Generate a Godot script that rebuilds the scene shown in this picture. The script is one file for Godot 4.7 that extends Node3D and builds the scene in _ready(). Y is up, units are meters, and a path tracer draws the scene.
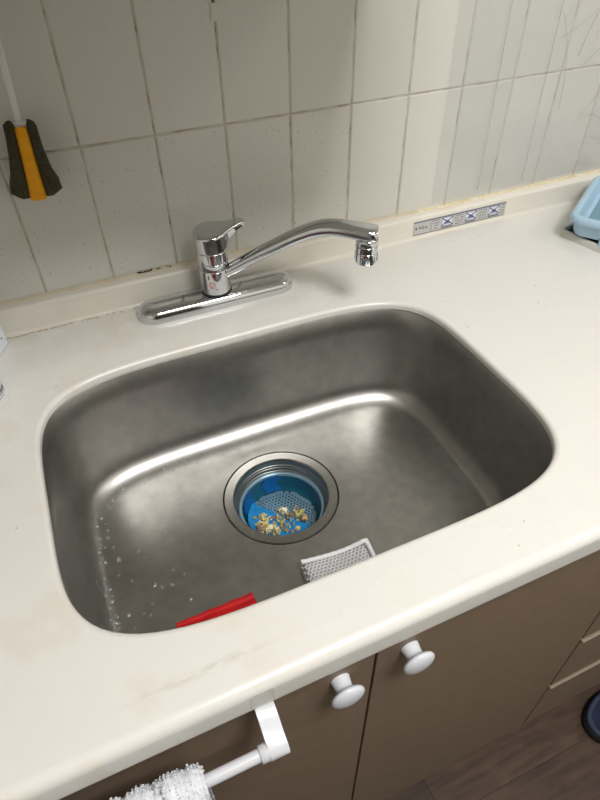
extends Node3D
# Kitchen counter with a steel sink. x runs right along the tiled wall, y up, z from the wall to the viewer.
const C := 0.85                       # top of the counter
const ROW := 1.09                     # height of the tile joint seen across the picture
const SX := -0.158                    # centre of the sink opening
const SZ := 0.364
const SA := 0.294                     # half width and half depth of the opening
const SB := 0.203
const SN := 4.7                       # roundness of its outline
const FLOOR_Y := 0.664                # bottom of the sink
const DRAIN := Vector3(-0.1635, 0.662, 0.3215)
const COUNTER_X0 := -1.25
const COUNTER_X1 := 1.45
const FRONT := 0.643
const DOOR_Z := 0.63

var M := {}
var taken := {}
var rng := RandomNumberGenerator.new()
var noise := FastNoiseLite.new()

# ---------------------------------------------------------------- helpers
func numbered(called: String) -> String:
	if not taken.has(called):
		taken[called] = 0
		return called
	taken[called] += 1
	return "%s_%03d" % [called, taken[called]]

func tag(o: Node, label := "", category := "", group := "", kind := "") -> Node:
	if label: o.set_meta("label", label)
	if category: o.set_meta("category", category)
	if group: o.set_meta("group", group)
	if kind: o.set_meta("kind", kind)
	return o

func thing(called: String, label: String, category: String, at := Vector3.ZERO, group := "") -> Node3D:
	var o := Node3D.new()
	o.name = numbered(called)
	add_child(o)
	o.position = at
	tag(o, label, category, group)
	return o

func structure(called: String) -> Node3D:
	var o := Node3D.new()
	o.name = called
	add_child(o)
	o.set_meta("kind", "structure")
	return o

func put(called: String, mesh: Mesh, m: Material, parent: Node = self, at := Vector3.ZERO) -> MeshInstance3D:
	var o := MeshInstance3D.new()
	o.name = called
	o.mesh = mesh
	o.material_override = m
	o.cast_shadow = GeometryInstance3D.SHADOW_CASTING_SETTING_ON
	parent.add_child(o, true)
	o.position = at
	return o

func begin() -> SurfaceTool:
	var st := SurfaceTool.new()
	st.begin(Mesh.PRIMITIVE_TRIANGLES)
	return st

func done(st: SurfaceTool, normals := true) -> ArrayMesh:
	if normals: st.generate_normals()
	return st.commit()

# rows of points joined into a smooth skin
func skin(st: SurfaceTool, rows: Array, closed := false, smooth := 0) -> void:
	st.set_smooth_group(smooth)
	for i in rows.size() - 1:
		var a: PackedVector3Array = rows[i]
		var b: PackedVector3Array = rows[i + 1]
		var n := a.size()
		for j in (n if closed else n - 1):
			var k := (j + 1) % n
			for q in [a[j], b[j], b[k], a[j], b[k], a[k]]:
				st.add_vertex(q)

func fan(st: SurfaceTool, loop: PackedVector3Array, centre: Vector3, smooth := 0) -> void:
	st.set_smooth_group(smooth)
	for j in loop.size():
		for q in [centre, loop[j], loop[(j + 1) % loop.size()]]:
			st.add_vertex(q)

# profile of (radius, height) turned about y; a repeated point makes a sharp edge
func lathe_into(st: SurfaceTool, prof: Array, seg := 48, centre := Vector3.ZERO) -> void:
	var rows := []
	var group := 1
	var last := Vector2(INF, INF)
	for p in prof:
		if p.is_equal_approx(last):
			skin(st, rows, true, group)
			group += 1
			rows = []
		last = p
		var r := PackedVector3Array()
		for j in seg:
			var t := TAU * j / seg
			r.append(centre + Vector3(p.x * cos(t), p.y, p.x * sin(t)))
		rows.append(r)
	skin(st, rows, true, group)

func lathe(prof: Array, seg := 48) -> ArrayMesh:
	var st := begin()
	lathe_into(st, prof, seg)
	return done(st)

# tube along points; radii may be Vector2 (across, up)
func tube_into(st: SurfaceTool, pts: Array, radii: Array, seg := 24, capped := true) -> void:
	var rows := []
	for i in pts.size():
		var d: Vector3 = (pts[min(i + 1, pts.size() - 1)] - pts[max(i - 1, 0)]).normalized()
		var side := d.cross(Vector3.UP)
		if side.length() < 0.02: side = d.cross(Vector3.RIGHT)
		side = side.normalized()
		var up := side.cross(d).normalized()
		var rr = radii[min(i, radii.size() - 1)]
		var r2: Vector2 = rr if rr is Vector2 else Vector2(rr, rr)
		var row := PackedVector3Array()
		for j in seg:
			var t := TAU * j / seg
			row.append(pts[i] + side * cos(t) * r2.x + up * sin(t) * r2.y)
		rows.append(row)
	skin(st, rows, true, 1)
	if capped:
		fan(st, rows[0], pts[0], 2)
		fan(st, rows[-1], pts[-1], 3)

func tube(pts: Array, radii: Array, seg := 24) -> ArrayMesh:
	var st := begin()
	tube_into(st, pts, radii, seg)
	return done(st)

# box with rounded edges, centred
func rbox_into(st: SurfaceTool, size: Vector3, r: float, at := Vector3.ZERO, basis := Basis.IDENTITY, k := 2) -> void:
	var h := size / 2
	r = min(r, min(h.x, min(h.y, h.z)) * 0.999)
	var lists := []
	for a in 3:
		var l := []
		for i in k + 1: l.append(-h[a] + r * (1 - cos(PI / 2 * i / k)) if i > 0 else -h[a])
		for i in k + 1: l.append(h[a] - r * (1 - cos(PI / 2 * (k - i) / k)) if i < k else h[a])
		lists.append(l)
	var inner := h - Vector3.ONE * r
	for axis in 3:
		var u: int = (axis + 1) % 3
		var v: int = (axis + 2) % 3
		for s in [-1.0, 1.0]:
			var lu: Array = lists[u]
			var lv: Array = lists[v]
			for i in lu.size() - 1:
				for j in lv.size() - 1:
					var q := []
					for c in [[0, 0], [1, 0], [1, 1], [0, 1]]:
						var p := Vector3.ZERO
						p[axis] = s * h[axis]
						p[u] = lu[i + c[0]]
						p[v] = lv[j + c[1]]
						var b := p.clamp(-inner, inner)
						var n := (p - b).normalized()
						q.append([b + n * r, n])
					for t in ([0, 2, 1, 0, 3, 2] if s > 0 else [0, 1, 2, 0, 2, 3]):
						st.set_normal(basis * q[t][1])
						st.add_vertex(at + basis * q[t][0])

func rbox(size: Vector3, r := 0.002, k := 2) -> ArrayMesh:
	var st := begin()
	rbox_into(st, size, r, Vector3.ZERO, Basis.IDENTITY, k)
	return done(st, false)

# profile of (z, y) run along x
func run_x(st: SurfaceTool, prof: Array, x0: float, x1: float, smooth := 1, cuts := 1) -> void:
	var rows := []
	for p in prof:
		var row := PackedVector3Array()
		for i in cuts + 1: row.append(Vector3(lerpf(x0, x1, float(i) / cuts), p.y, p.x))
		rows.append(row)
	skin(st, rows, false, smooth)

func arc(centre: Vector2, r: float, a0: float, a1: float, n := 6) -> Array:
	var l := []
	for i in n + 1:
		var a := deg_to_rad(lerpf(a0, a1, float(i) / n))
		l.append(centre + Vector2(cos(a), sin(a)) * r)
	return l

func mat(color: Color, rough := 0.5, metal := 0.0) -> StandardMaterial3D:
	var m := StandardMaterial3D.new()
	m.albedo_color = color
	m.roughness = rough
	m.metallic = metal
	return m

func noise_tex(freq: float, ramp: Array, size := 512, seed_ := 1, octaves := 4, type := FastNoiseLite.TYPE_SIMPLEX_SMOOTH) -> NoiseTexture2D:
	var f := FastNoiseLite.new()
	f.noise_type = type
	f.frequency = freq
	f.fractal_octaves = octaves
	f.seed = seed_
	var t := NoiseTexture2D.new()
	t.width = size
	t.height = size
	t.seamless = true
	t.noise = f
	var g := Gradient.new()
	var offs := PackedFloat32Array()
	var cols := PackedColorArray()
	for e in ramp:
		offs.append(e[0])
		cols.append(e[1])
	g.offsets = offs
	g.colors = cols
	t.color_ramp = g
	return t

func grey(v: float) -> Color:
	return Color(v, v, v)

func triplanar(m: StandardMaterial3D, scale: float, world := true) -> StandardMaterial3D:
	m.uv1_triplanar = true
	m.uv1_world_triplanar = world
	m.uv1_scale = Vector3.ONE * scale
	return m

# ---------------------------------------------------------------- sink outline
func oval(d: float, y: float, n := 160) -> PackedVector3Array:
	var l := PackedVector3Array()
	for i in n:
		var t := TAU * i / n
		var c := cos(t)
		var s := sin(t)
		# equal steps round a rounded box: a point at this angle on a square, pulled onto the outline
		var q: Vector2 = Vector2(c, s) / maxf(absf(c), absf(s))
		var k := pow(pow(abs(q.x), SN) + pow(abs(q.y), SN), -1.0 / SN)
		var dx := d * 0.62 if d > 0.0 else d
		var dz := d * 1.15 if d > 0.0 else d
		l.append(Vector3(SX + (SA - dx) * q.x * k, y, SZ + (SB - dz) * q.y * k))
	return l

# ---------------------------------------------------------------- materials
func counter_texture() -> ImageTexture:
	var w := 2048
	var h := 512
	var im := Image.create(w, h, false, Image.FORMAT_RGB8)
	var big := FastNoiseLite.new()
	big.seed = 5
	big.frequency = 4.0
	big.fractal_octaves = 4
	var fine := FastNoiseLite.new()
	fine.seed = 9
	fine.frequency = 60.0
	fine.fractal_octaves = 3
	var base := Color(0.862, 0.852, 0.825)
	for j in h:
		var z := 0.7 * (j + 0.5) / h
		for i in w:
			var x := COUNTER_X0 + (COUNTER_X1 - COUNTER_X0) * (i + 0.5) / w
			var b := big.get_noise_2d(x * 2.2, z * 2.2)
			var f := fine.get_noise_2d(x, z)
			var stain := clampf(b * 1.6 - 0.05 + f * 0.25, 0.0, 1.0) * smoothstep(-0.1, -0.4, x)
			var c := base
			c = c.lerp(Color(0.80, 0.745, 0.655), stain * 0.34)
			c = c.lerp(Color(0.84, 0.84, 0.83), clampf(-b * 1.2 + f * 0.3, 0.0, 1.0) * 0.35)
			# the grey scuff that runs beside the front edge
			var along := (x + 0.425) / 0.160
			if along > 0.0 and along < 1.0:
				var zc := lerpf(0.610, 0.607, along)
				var off: float = abs(z - zc) / 0.0035
				var patchy := clampf(0.5 + 2.2 * fine.get_noise_2d(x * 0.6 + 7.0, z * 2.0), 0.0, 1.0)
				c = c.lerp(Color(0.66, 0.62, 0.56), exp(-off * off) * patchy * 0.30 * sin(PI * along))
			im.set_pixel(i, j, c)
	for k in 34:
		var cx := rng.randi_range(500, 1500)
		var cy := rng.randi_range(120, 480)
		im.set_pixel(cx, cy, Color(0.55, 0.5, 0.44))
		if k % 3 == 0: im.set_pixel(cx + 1, cy, Color(0.62, 0.56, 0.5))
	return ImageTexture.create_from_image(im)

func label_texture() -> ImageTexture:
	var im := Image.create(512, 64, false, Image.FORMAT_RGB8)
	im.fill(Color(0.74, 0.74, 0.73))
	var navy := Color(0.13, 0.15, 0.36)
	var ink := Color(0.25, 0.25, 0.28)
	var r := RandomNumberGenerator.new()
	r.seed = 3
	im.fill_rect(Rect2i(0, 0, 512, 4), navy)
	im.fill_rect(Rect2i(0, 61, 512, 3), Color(0.33, 0.33, 0.36))
	# heading at the left end
	im.fill_rect(Rect2i(8, 27, 9, 11), ink)
	for k in 3: glyph(im, r, Vector2i(26 + 17 * k, 25), 14, ink)
	im.fill_rect(Rect2i(84, 4, 2, 57), Color(0.6, 0.6, 0.6))
	for g in 3:
		var x0 := 92 + g * 132
		for line in 4:
			for k in 5:
				if line == 0 or r.randf() < 0.85: glyph(im, r, Vector2i(x0 + 10 * k, 8 + 13 * line), 8, ink.lerp(navy, 0.4))
		# crossed-out picture
		var b := Rect2i(x0 + 58, 7, 62, 42)
		im.fill_rect(b, Color(0.84, 0.85, 0.88))
		for e in [Rect2i(b.position, Vector2i(62, 2)), Rect2i(b.position + Vector2i(0, 40), Vector2i(62, 2)), Rect2i(b.position, Vector2i(2, 42)), Rect2i(b.position + Vector2i(60, 0), Vector2i(2, 42))]:
			im.fill_rect(e, navy.lerp(grey(0.6), 0.45))
		im.fill_rect(Rect2i(b.position + Vector2i(20, 16), Vector2i(22, 18)), Color(0.5, 0.53, 0.66))
		im.fill_rect(Rect2i(b.position + Vector2i(14, 24), Vector2i(34, 4)), Color(0.42, 0.45, 0.6))
		for t in 60:
			var yy := int(t * 0.62) + 2
			im.fill_rect(Rect2i(b.position + Vector2i(t, yy), Vector2i(4, 3)), navy)
			im.fill_rect(Rect2i(b.position + Vector2i(58 - t, yy), Vector2i(4, 3)), navy)
		im.fill_rect(Rect2i(x0 + 58, 52, 62, 6), ink.lerp(grey(0.6), 0.3))
	for line in 4:
		for k in 3: glyph(im, r, Vector2i(484 + 9 * k, 8 + 13 * line), 7, ink)
	return ImageTexture.create_from_image(im)

func glyph(im: Image, r: RandomNumberGenerator, at: Vector2i, s: int, c: Color) -> void:
	for k in 2: im.fill_rect(Rect2i(at + Vector2i(0, r.randi_range(0, s - 2)), Vector2i(s - 1, 1 + s / 10)), c)
	for k in 2: im.fill_rect(Rect2i(at + Vector2i(r.randi_range(0, s - 3), 0), Vector2i(1 + s / 10, s)), c)

func make_materials() -> void:
	M.counter = mat(Color.WHITE, 0.32)
	M.counter.albedo_texture = counter_texture()
	M.counter.roughness_texture = noise_tex(0.01, [[0.0, grey(0.20)], [1.0, grey(0.30)]], 256, 4)
	M.counter.roughness = 1.0
	M.upstand = triplanar(mat(Color.WHITE, 0.34), 2.5)
	M.upstand.albedo_texture = noise_tex(0.006, [[0.0, Color(0.875, 0.86, 0.82)], [0.6, Color(0.865, 0.845, 0.80)], [1.0, Color(0.83, 0.79, 0.72)]], 512, 21)
	M.tiles = []
	for t in [[0.812, 0.808, 0.772], [0.802, 0.800, 0.764], [0.822, 0.815, 0.780], [0.808, 0.803, 0.768]]:
		var c := Color(t[0], t[1], t[2])
		var m := triplanar(mat(Color.WHITE, 0.2), 3.0)
		m.albedo_texture = noise_tex(0.05, [[0.0, c * 0.985], [1.0, c]] if M.tiles.size() < 3 else [[0.0, c * 0.985], [0.70, c], [0.80, c], [0.87, Color(0.64, 0.61, 0.55)]], 1024, 31 + M.tiles.size(), 3)
		m.roughness = 0.22
		m.normal_enabled = true
		var nt := noise_tex(0.008, [[0.0, grey(0.0)], [1.0, grey(1.0)]], 256, 50)
		nt.as_normal_map = true
		nt.bump_strength = 3.0
		m.normal_texture = nt
		m.normal_scale = 0.25
		M.tiles.append(m)
	M.grout = triplanar(mat(Color.WHITE, 0.9), 4.0)
	M.grout.albedo_texture = noise_tex(0.012, [[0.0, Color(0.78, 0.77, 0.73)], [0.5, Color(0.74, 0.71, 0.65)], [0.8, Color(0.66, 0.61, 0.54)], [1.0, Color(0.50, 0.42, 0.33)]], 512, 41)
	M.caulk = triplanar(mat(Color.WHITE, 0.55), 3.0)
	M.caulk.albedo_texture = noise_tex(0.01, [[0.0, Color(0.84, 0.81, 0.74)], [1.0, Color(0.76, 0.70, 0.58)]], 512, 42)
	M.caulk_yellow = triplanar(mat(Color.WHITE, 0.55), 4.0)
	M.caulk_yellow.albedo_texture = noise_tex(0.02, [[0.0, Color(0.86, 0.84, 0.77)], [0.45, Color(0.85, 0.81, 0.70)], [0.75, Color(0.80, 0.71, 0.52)], [1.0, Color(0.62, 0.50, 0.32)]], 512, 43)
	M.grime = mat(Color(0.73, 0.67, 0.57), 0.8)
	M.mould = mat(Color(0.07, 0.06, 0.045), 0.9)
	M.steel = triplanar(mat(Color.WHITE, 1.0, 1.0), 3.0)
	M.steel.albedo_texture = noise_tex(0.011, [[0.0, Color(0.615, 0.61, 0.595)], [0.45, Color(0.645, 0.64, 0.625)], [0.6, Color(0.655, 0.647, 0.63)], [1.0, Color(0.685, 0.675, 0.655)]], 1024, 51, 6)
	M.steel.roughness_texture = noise_tex(0.01, [[0.0, grey(0.345)], [0.5, grey(0.375)], [1.0, grey(0.41)]], 512, 52, 5)
	M.steel_ring = mat(Color(0.66, 0.655, 0.64), 0.27, 1.0)
	M.steel_dark = mat(Color(0.36, 0.35, 0.34), 0.4, 1.0)
	M.steel_cup = mat(Color(0.60, 0.60, 0.59), 0.34, 1.0)
	M.gap = mat(Color(0.06, 0.05, 0.045), 0.8)
	M.chrome = mat(Color(0.82, 0.83, 0.84), 0.06, 1.0)
	M.black_rubber = mat(Color(0.03, 0.03, 0.03), 0.5)
	M.red_mark = mat(Color(0.80, 0.25, 0.22), 0.5)
	M.grey_mark = mat(Color(0.35, 0.35, 0.35), 0.5)
	M.net_blue = mat(Color(0.05, 0.42, 0.74, 0.62), 0.35)
	M.net_blue.transparency = BaseMaterial3D.TRANSPARENCY_ALPHA
	M.basket = mat(Color(0.10, 0.36, 0.46), 0.25, 0.2)
	M.basket_rim = mat(Color(0.56, 0.68, 0.74), 0.3, 0.6)
	M.basket_floor = mat(Color(0.42, 0.55, 0.62), 0.4, 0.3)
	M.blue_film = mat(Color(0.04, 0.50, 0.74), 0.3)
	M.scraps = []
	for c in [Color(0.86, 0.80, 0.50), Color(0.90, 0.88, 0.76), Color(0.66, 0.50, 0.30), Color(0.84, 0.76, 0.44), Color(0.62, 0.60, 0.52)]:
		M.scraps.append(mat(c, 0.5))
	M.water = mat(Color(0.80, 0.82, 0.84, 0.16), 0.02)
	M.water.transparency = BaseMaterial3D.TRANSPARENCY_ALPHA
	M.white_plastic = mat(Color(0.87, 0.87, 0.88), 0.3)
	M.white_glaze = mat(Color(0.83, 0.84, 0.86), 0.22)
	M.bar_white = mat(Color(0.81, 0.815, 0.83), 0.3)
	M.tape = mat(Color(0.85, 0.85, 0.84, 0.22), 0.4)
	M.tape.transparency = BaseMaterial3D.TRANSPARENCY_ALPHA
	M.door = triplanar(mat(Color.WHITE, 0.5), 2.0)
	M.door.albedo_texture = noise_tex(0.02, [[0.0, Color(0.465, 0.40, 0.335)], [1.0, Color(0.50, 0.432, 0.362)]], 512, 61, 5)
	M.door_edge = mat(Color(0.55, 0.49, 0.42), 0.45)
	M.carcass = mat(Color(0.82, 0.80, 0.76), 0.7)
	M.dark_wood = mat(Color(0.16, 0.12, 0.09), 0.45)
	M.kick = mat(Color(0.10, 0.085, 0.07), 0.7)
	M.planks = []
	for k in 4:
		var v: float = [0.92, 1.0, 1.08, 0.97][k]
		var m := mat(Color.WHITE, 0.62)
		m.albedo_texture = plank_texture(k, v)
		M.planks.append(m)
	M.floor_gap = mat(Color(0.17, 0.125, 0.095), 0.8)
	M.paint = mat(Color(0.90, 0.89, 0.86), 0.8)
	M.ceiling = mat(Color(0.92, 0.915, 0.90), 0.9)
	M.sponge_yellow = triplanar(mat(Color.WHITE, 0.9), 6.0)
	M.sponge_yellow.albedo_texture = noise_tex(0.03, [[0.0, Color(0.86, 0.58, 0.05)], [1.0, Color(0.93, 0.66, 0.10)]], 256, 71)
	M.sponge_dark = triplanar(mat(Color.WHITE, 0.95), 8.0)
	M.sponge_dark.albedo_texture = noise_tex(0.05, [[0.0, Color(0.16, 0.15, 0.09)], [1.0, Color(0.30, 0.28, 0.19)]], 256, 72)
	M.handle_white = mat(Color(0.84, 0.84, 0.83), 0.35)
	M.label = mat(Color.WHITE, 0.35)
	M.label.albedo_texture = label_texture()
	M.label_back = mat(Color(0.70, 0.70, 0.69), 0.35, 0.3)
	M.tub = mat(Color(0.65, 0.76, 0.84), 0.3)
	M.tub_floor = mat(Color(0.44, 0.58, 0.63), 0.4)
	M.tub.backlight = Color(0.12, 0.16, 0.2)
	M.tray_dark = mat(Color(0.10, 0.17, 0.28), 0.4)
	M.tray_rim = mat(Color(0.80, 0.79, 0.76), 0.35)
	M.carton = mat(Color(0.88, 0.90, 0.94), 0.4)
	M.blue_print = mat(Color(0.45, 0.52, 0.68), 0.5)
	M.dark_print = mat(Color(0.16, 0.18, 0.20), 0.5)
	M.towel = triplanar(mat(Color.WHITE, 1.0), 8.0)
	M.towel.albedo_texture = noise_tex(0.03, [[0.0, Color(0.78, 0.79, 0.81)], [1.0, Color(0.90, 0.90, 0.91)]], 256, 73)
	M.red_cloth = triplanar(mat(Color.WHITE, 0.7), 6.0)
	M.red_cloth.albedo_texture = noise_tex(0.03, [[0.0, Color(0.72, 0.02, 0.05)], [1.0, Color(0.82, 0.05, 0.07)]], 256, 74)
	M.red_dark = mat(Color(0.55, 0.01, 0.03), 0.7)
	M.net_white = mat(Color(0.86, 0.86, 0.86), 0.6)
	M.net_inside = mat(Color(0.66, 0.66, 0.66), 0.8)
	M.slipper_blue = triplanar(mat(Color.WHITE, 0.9), 5.0)
	M.slipper_blue.albedo_texture = noise_tex(0.04, [[0.0, Color(0.05, 0.08, 0.16)], [0.6, Color(0.08, 0.125, 0.24)], [1.0, Color(0.17, 0.22, 0.34)]], 256, 75)
	M.slipper_rim = mat(Color(0.17, 0.215, 0.30), 0.8)
	M.slipper_sole = mat(Color(0.05, 0.055, 0.06), 0.8)
	M.film = mat(Color(0.80, 0.81, 0.82, 0.16), 0.16)
	M.film.transparency = BaseMaterial3D.TRANSPARENCY_ALPHA
	M.film_crease = mat(Color(0.74, 0.74, 0.72, 0.13), 0.2)
	M.film_crease.transparency = BaseMaterial3D.TRANSPARENCY_ALPHA
	M.lamp = mat(Color(1, 1, 1), 0.5)
	M.lamp.emission_enabled = true
	M.lamp.emission = Color(1.0, 0.97, 0.92)
	M.lamp.emission_energy_multiplier = 3.0
	M.hook = mat(Color(0.10, 0.09, 0.07), 0.5)
	M.old_tape = mat(Color(0.83, 0.82, 0.74), 0.6)

func plank_texture(k: int, v: float) -> ImageTexture:
	var im := Image.create(512, 96, false, Image.FORMAT_RGB8)
	var f := FastNoiseLite.new()
	f.seed = 80 + k
	f.frequency = 0.02
	f.fractal_octaves = 5
	for j in 96:
		for i in 512:
			var g := f.get_noise_2d(i * 0.55, j * 5.0)
			var b := f.get_noise_2d(i * 0.9 + 900.0, j * 1.4)
			var c := Color(0.28, 0.20, 0.132).lerp(Color(0.20, 0.132, 0.080), clampf(0.5 + g * 1.2, 0, 1)).lerp(Color(0.335, 0.25, 0.18), clampf(b * 0.9, 0, 1))
			im.set_pixel(i, j, c * v)
	return ImageTexture.create_from_image(im)

# ---------------------------------------------------------------- the scene
func _ready() -> void:
	rng.seed = 11
	noise.seed = 2
	noise.frequency = 1.0
	noise.fractal_octaves = 3
	# camera
	var cam := Camera3D.new()
	cam.name = "camera"
	cam.position = Vector3(-0.3483, ROW + 0.2784, 0.8402)
	cam.rotation_degrees = Vector3(-42.9785, -22.8724, -1.1651)
	cam.fov = rad_to_deg(2.0 * atan(400.0 / 587.68))
	cam.near = 0.02
	add_child(cam)
	# surroundings
	var env := Environment.new()
	env.background_mode = Environment.BG_COLOR
	env.background_color = Color(0.02, 0.02, 0.02)
	env.tonemap_mode = Environment.TONE_MAPPER_LINEAR
	env.tonemap_exposure = 1.0
	env.sdfgi_enabled = true
	env.ssao_enabled = true
	env.ssil_enabled = true
	var we := WorldEnvironment.new()
	we.name = "surroundings"
	we.environment = env
	add_child(we)
	make_materials()
	ceiling_lamp(Vector3(0.10, 2.4, 1.24), Vector2(0.56, 0.56), 2.8, "square white ceiling lamp above the cooking area in front of the sink")
	ceiling_lamp(Vector3(1.45, 2.4, 1.35), Vector2(0.56, 0.56), 0.5, "square white ceiling lamp towards the right wall")
	room()
	wall_cupboard()
	tall_cupboard()
	tiled_wall()
	countertop()
	cabinets()
	floor_planks()
	sink()
	basket()
	faucet()
	towel_bar()
	towel()
	tub_and_tray()
	sponge_brush()
	wall_bits()
	mesh_sponge()
	red_cloth()
	left_packs()
	slipper()
	film()

func ceiling_lamp(at: Vector3, size: Vector2, energy: float, label: String) -> void:
	var t := thing("ceiling_lamp", label, "lamp", at, "ceiling lamps")
	put("housing", rbox(Vector3(size.x + 0.06, 0.05, size.y + 0.06), 0.01), M.white_plastic, t, Vector3(0, -0.025, 0))
	put("diffuser", rbox(Vector3(size.x, 0.02, size.y), 0.008), M.lamp, t, Vector3(0, -0.055, 0))
	var l := AreaLight3D.new()
	l.name = "lamp_light"
	l.area_size = size
	l.light_color = Color(1.0, 1.0, 1.0)
	l.light_energy = energy
	l.area_normalize_energy = true
	l.shadow_enabled = true
	l.area_range = 8.0
	l.rotation_degrees = Vector3(-90, 0, 0)
	l.position = Vector3(0, -0.07, 0)
	t.add_child(l)

func slab(called: String, a: Vector3, b: Vector3, m: Material) -> void:
	var o := put(called, rbox(b - a, 0.001, 1), m, self, (a + b) / 2)
	o.set_meta("kind", "structure")

func room() -> void:
	slab("ceiling", Vector3(-1.40, 2.4, -0.10), Vector3(2.10, 2.5, 2.20), M.ceiling)
	slab("wall_left", Vector3(-1.40, 0, -0.10), Vector3(-1.30, 2.4, 2.20), M.paint)
	slab("wall_right", Vector3(2.0, 0, -0.10), Vector3(2.10, 2.4, 2.20), M.paint)
	slab("wall_front", Vector3(-1.30, 0, 2.10), Vector3(2.0, 2.4, 2.20), M.paint)

func wall_cupboard() -> void:
	# hangs over the sink just above the picture; it shades the left of the tiled wall
	var x0 := -1.25
	var x1 := 0.125
	var y0 := 1.33
	var y1 := 2.10
	var t := thing("wall_cupboard", "taupe wall cupboard hanging on the tiles above the sink", "cupboard", Vector3((x0 + x1) / 2, y0, 0.205))
	var w := x1 - x0
	put("body", rbox(Vector3(w, y1 - y0, 0.375), 0.002, 1), M.carcass, t, Vector3(0, (y1 - y0) / 2, -0.009))
	for k in 3: put("door", rbox(Vector3(w / 3 - 0.004, y1 - y0 - 0.004, 0.018), 0.0015), M.door, t, Vector3((k - 1) * w / 3, (y1 - y0) / 2, 0.1875))

func tall_cupboard() -> void:
	# stands across the kitchen behind the viewer; the chrome mirrors its dark doors
	var t := thing("tall_cupboard", "tall dark brown cupboard against the wall opposite the sink", "cupboard", Vector3(-0.32, 0, 1.86))
	put("body", rbox(Vector3(0.76, 1.85, 0.40), 0.003, 1), M.dark_wood, t, Vector3(0, 0.925, 0.02))
	for k in 2:
		var d := put("door", rbox(Vector3(0.374, 1.76, 0.02), 0.002), M.dark_wood, t, Vector3(-0.19 + 0.38 * k, 0.94, -0.191))
		put("handle", rbox(Vector3(0.012, 0.16, 0.02), 0.004), M.steel_ring, d, Vector3(0.15 - 0.30 * k, 0.05, -0.02))

func tiled_wall() -> void:
	var w := structure("wall_back")
	put("masonry", rbox(Vector3(3.3, 2.4, 0.1), 0.001, 1), M.grout, w, Vector3(0.35, 1.2, -0.0514))
	# one bevelled tile; the joint between two is 2.4 mm
	var st := begin()
	var hx := 0.0489
	var hy := 0.0989
	var bev := 0.0016
	var back := []
	var rim := PackedVector3Array()
	var face := PackedVector3Array()
	var rear := PackedVector3Array()
	for c in [[-1, -1], [1, -1], [1, 1], [-1, 1]]:
		rear.append(Vector3(c[0] * hx, c[1] * hy, -0.004))
		rim.append(Vector3(c[0] * hx, c[1] * hy, -0.0014))
		face.append(Vector3(c[0] * (hx - bev), c[1] * (hy - bev), 0.0))
	skin(st, [rear, rim], true, -1)
	skin(st, [rim, face], true, -1)
	fan(st, face, Vector3.ZERO, -1)
	var mesh := done(st)
	for row in range(-2, 4):
		for col in range(-13, 20):
			if row < -1 and (col < -12 or col > 13): continue
			var o := put("tile", mesh, M.tiles[3 if row == -1 and col < 1 and col > -6 else rng.randi_range(0, 2)], w, Vector3(col * 0.1 + 0.05, ROW + row * 0.2 + 0.1, rng.randf_range(-0.0003, 0.0002)))
			o.rotation = Vector3(rng.randf_range(-0.002, 0.002), rng.randf_range(-0.003, 0.003), 0)
	put("plaster", rbox(Vector3(3.3, 0.51, 0.01), 0.001, 1), M.paint, w, Vector3(0.35, 2.145, 0.0))

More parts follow.
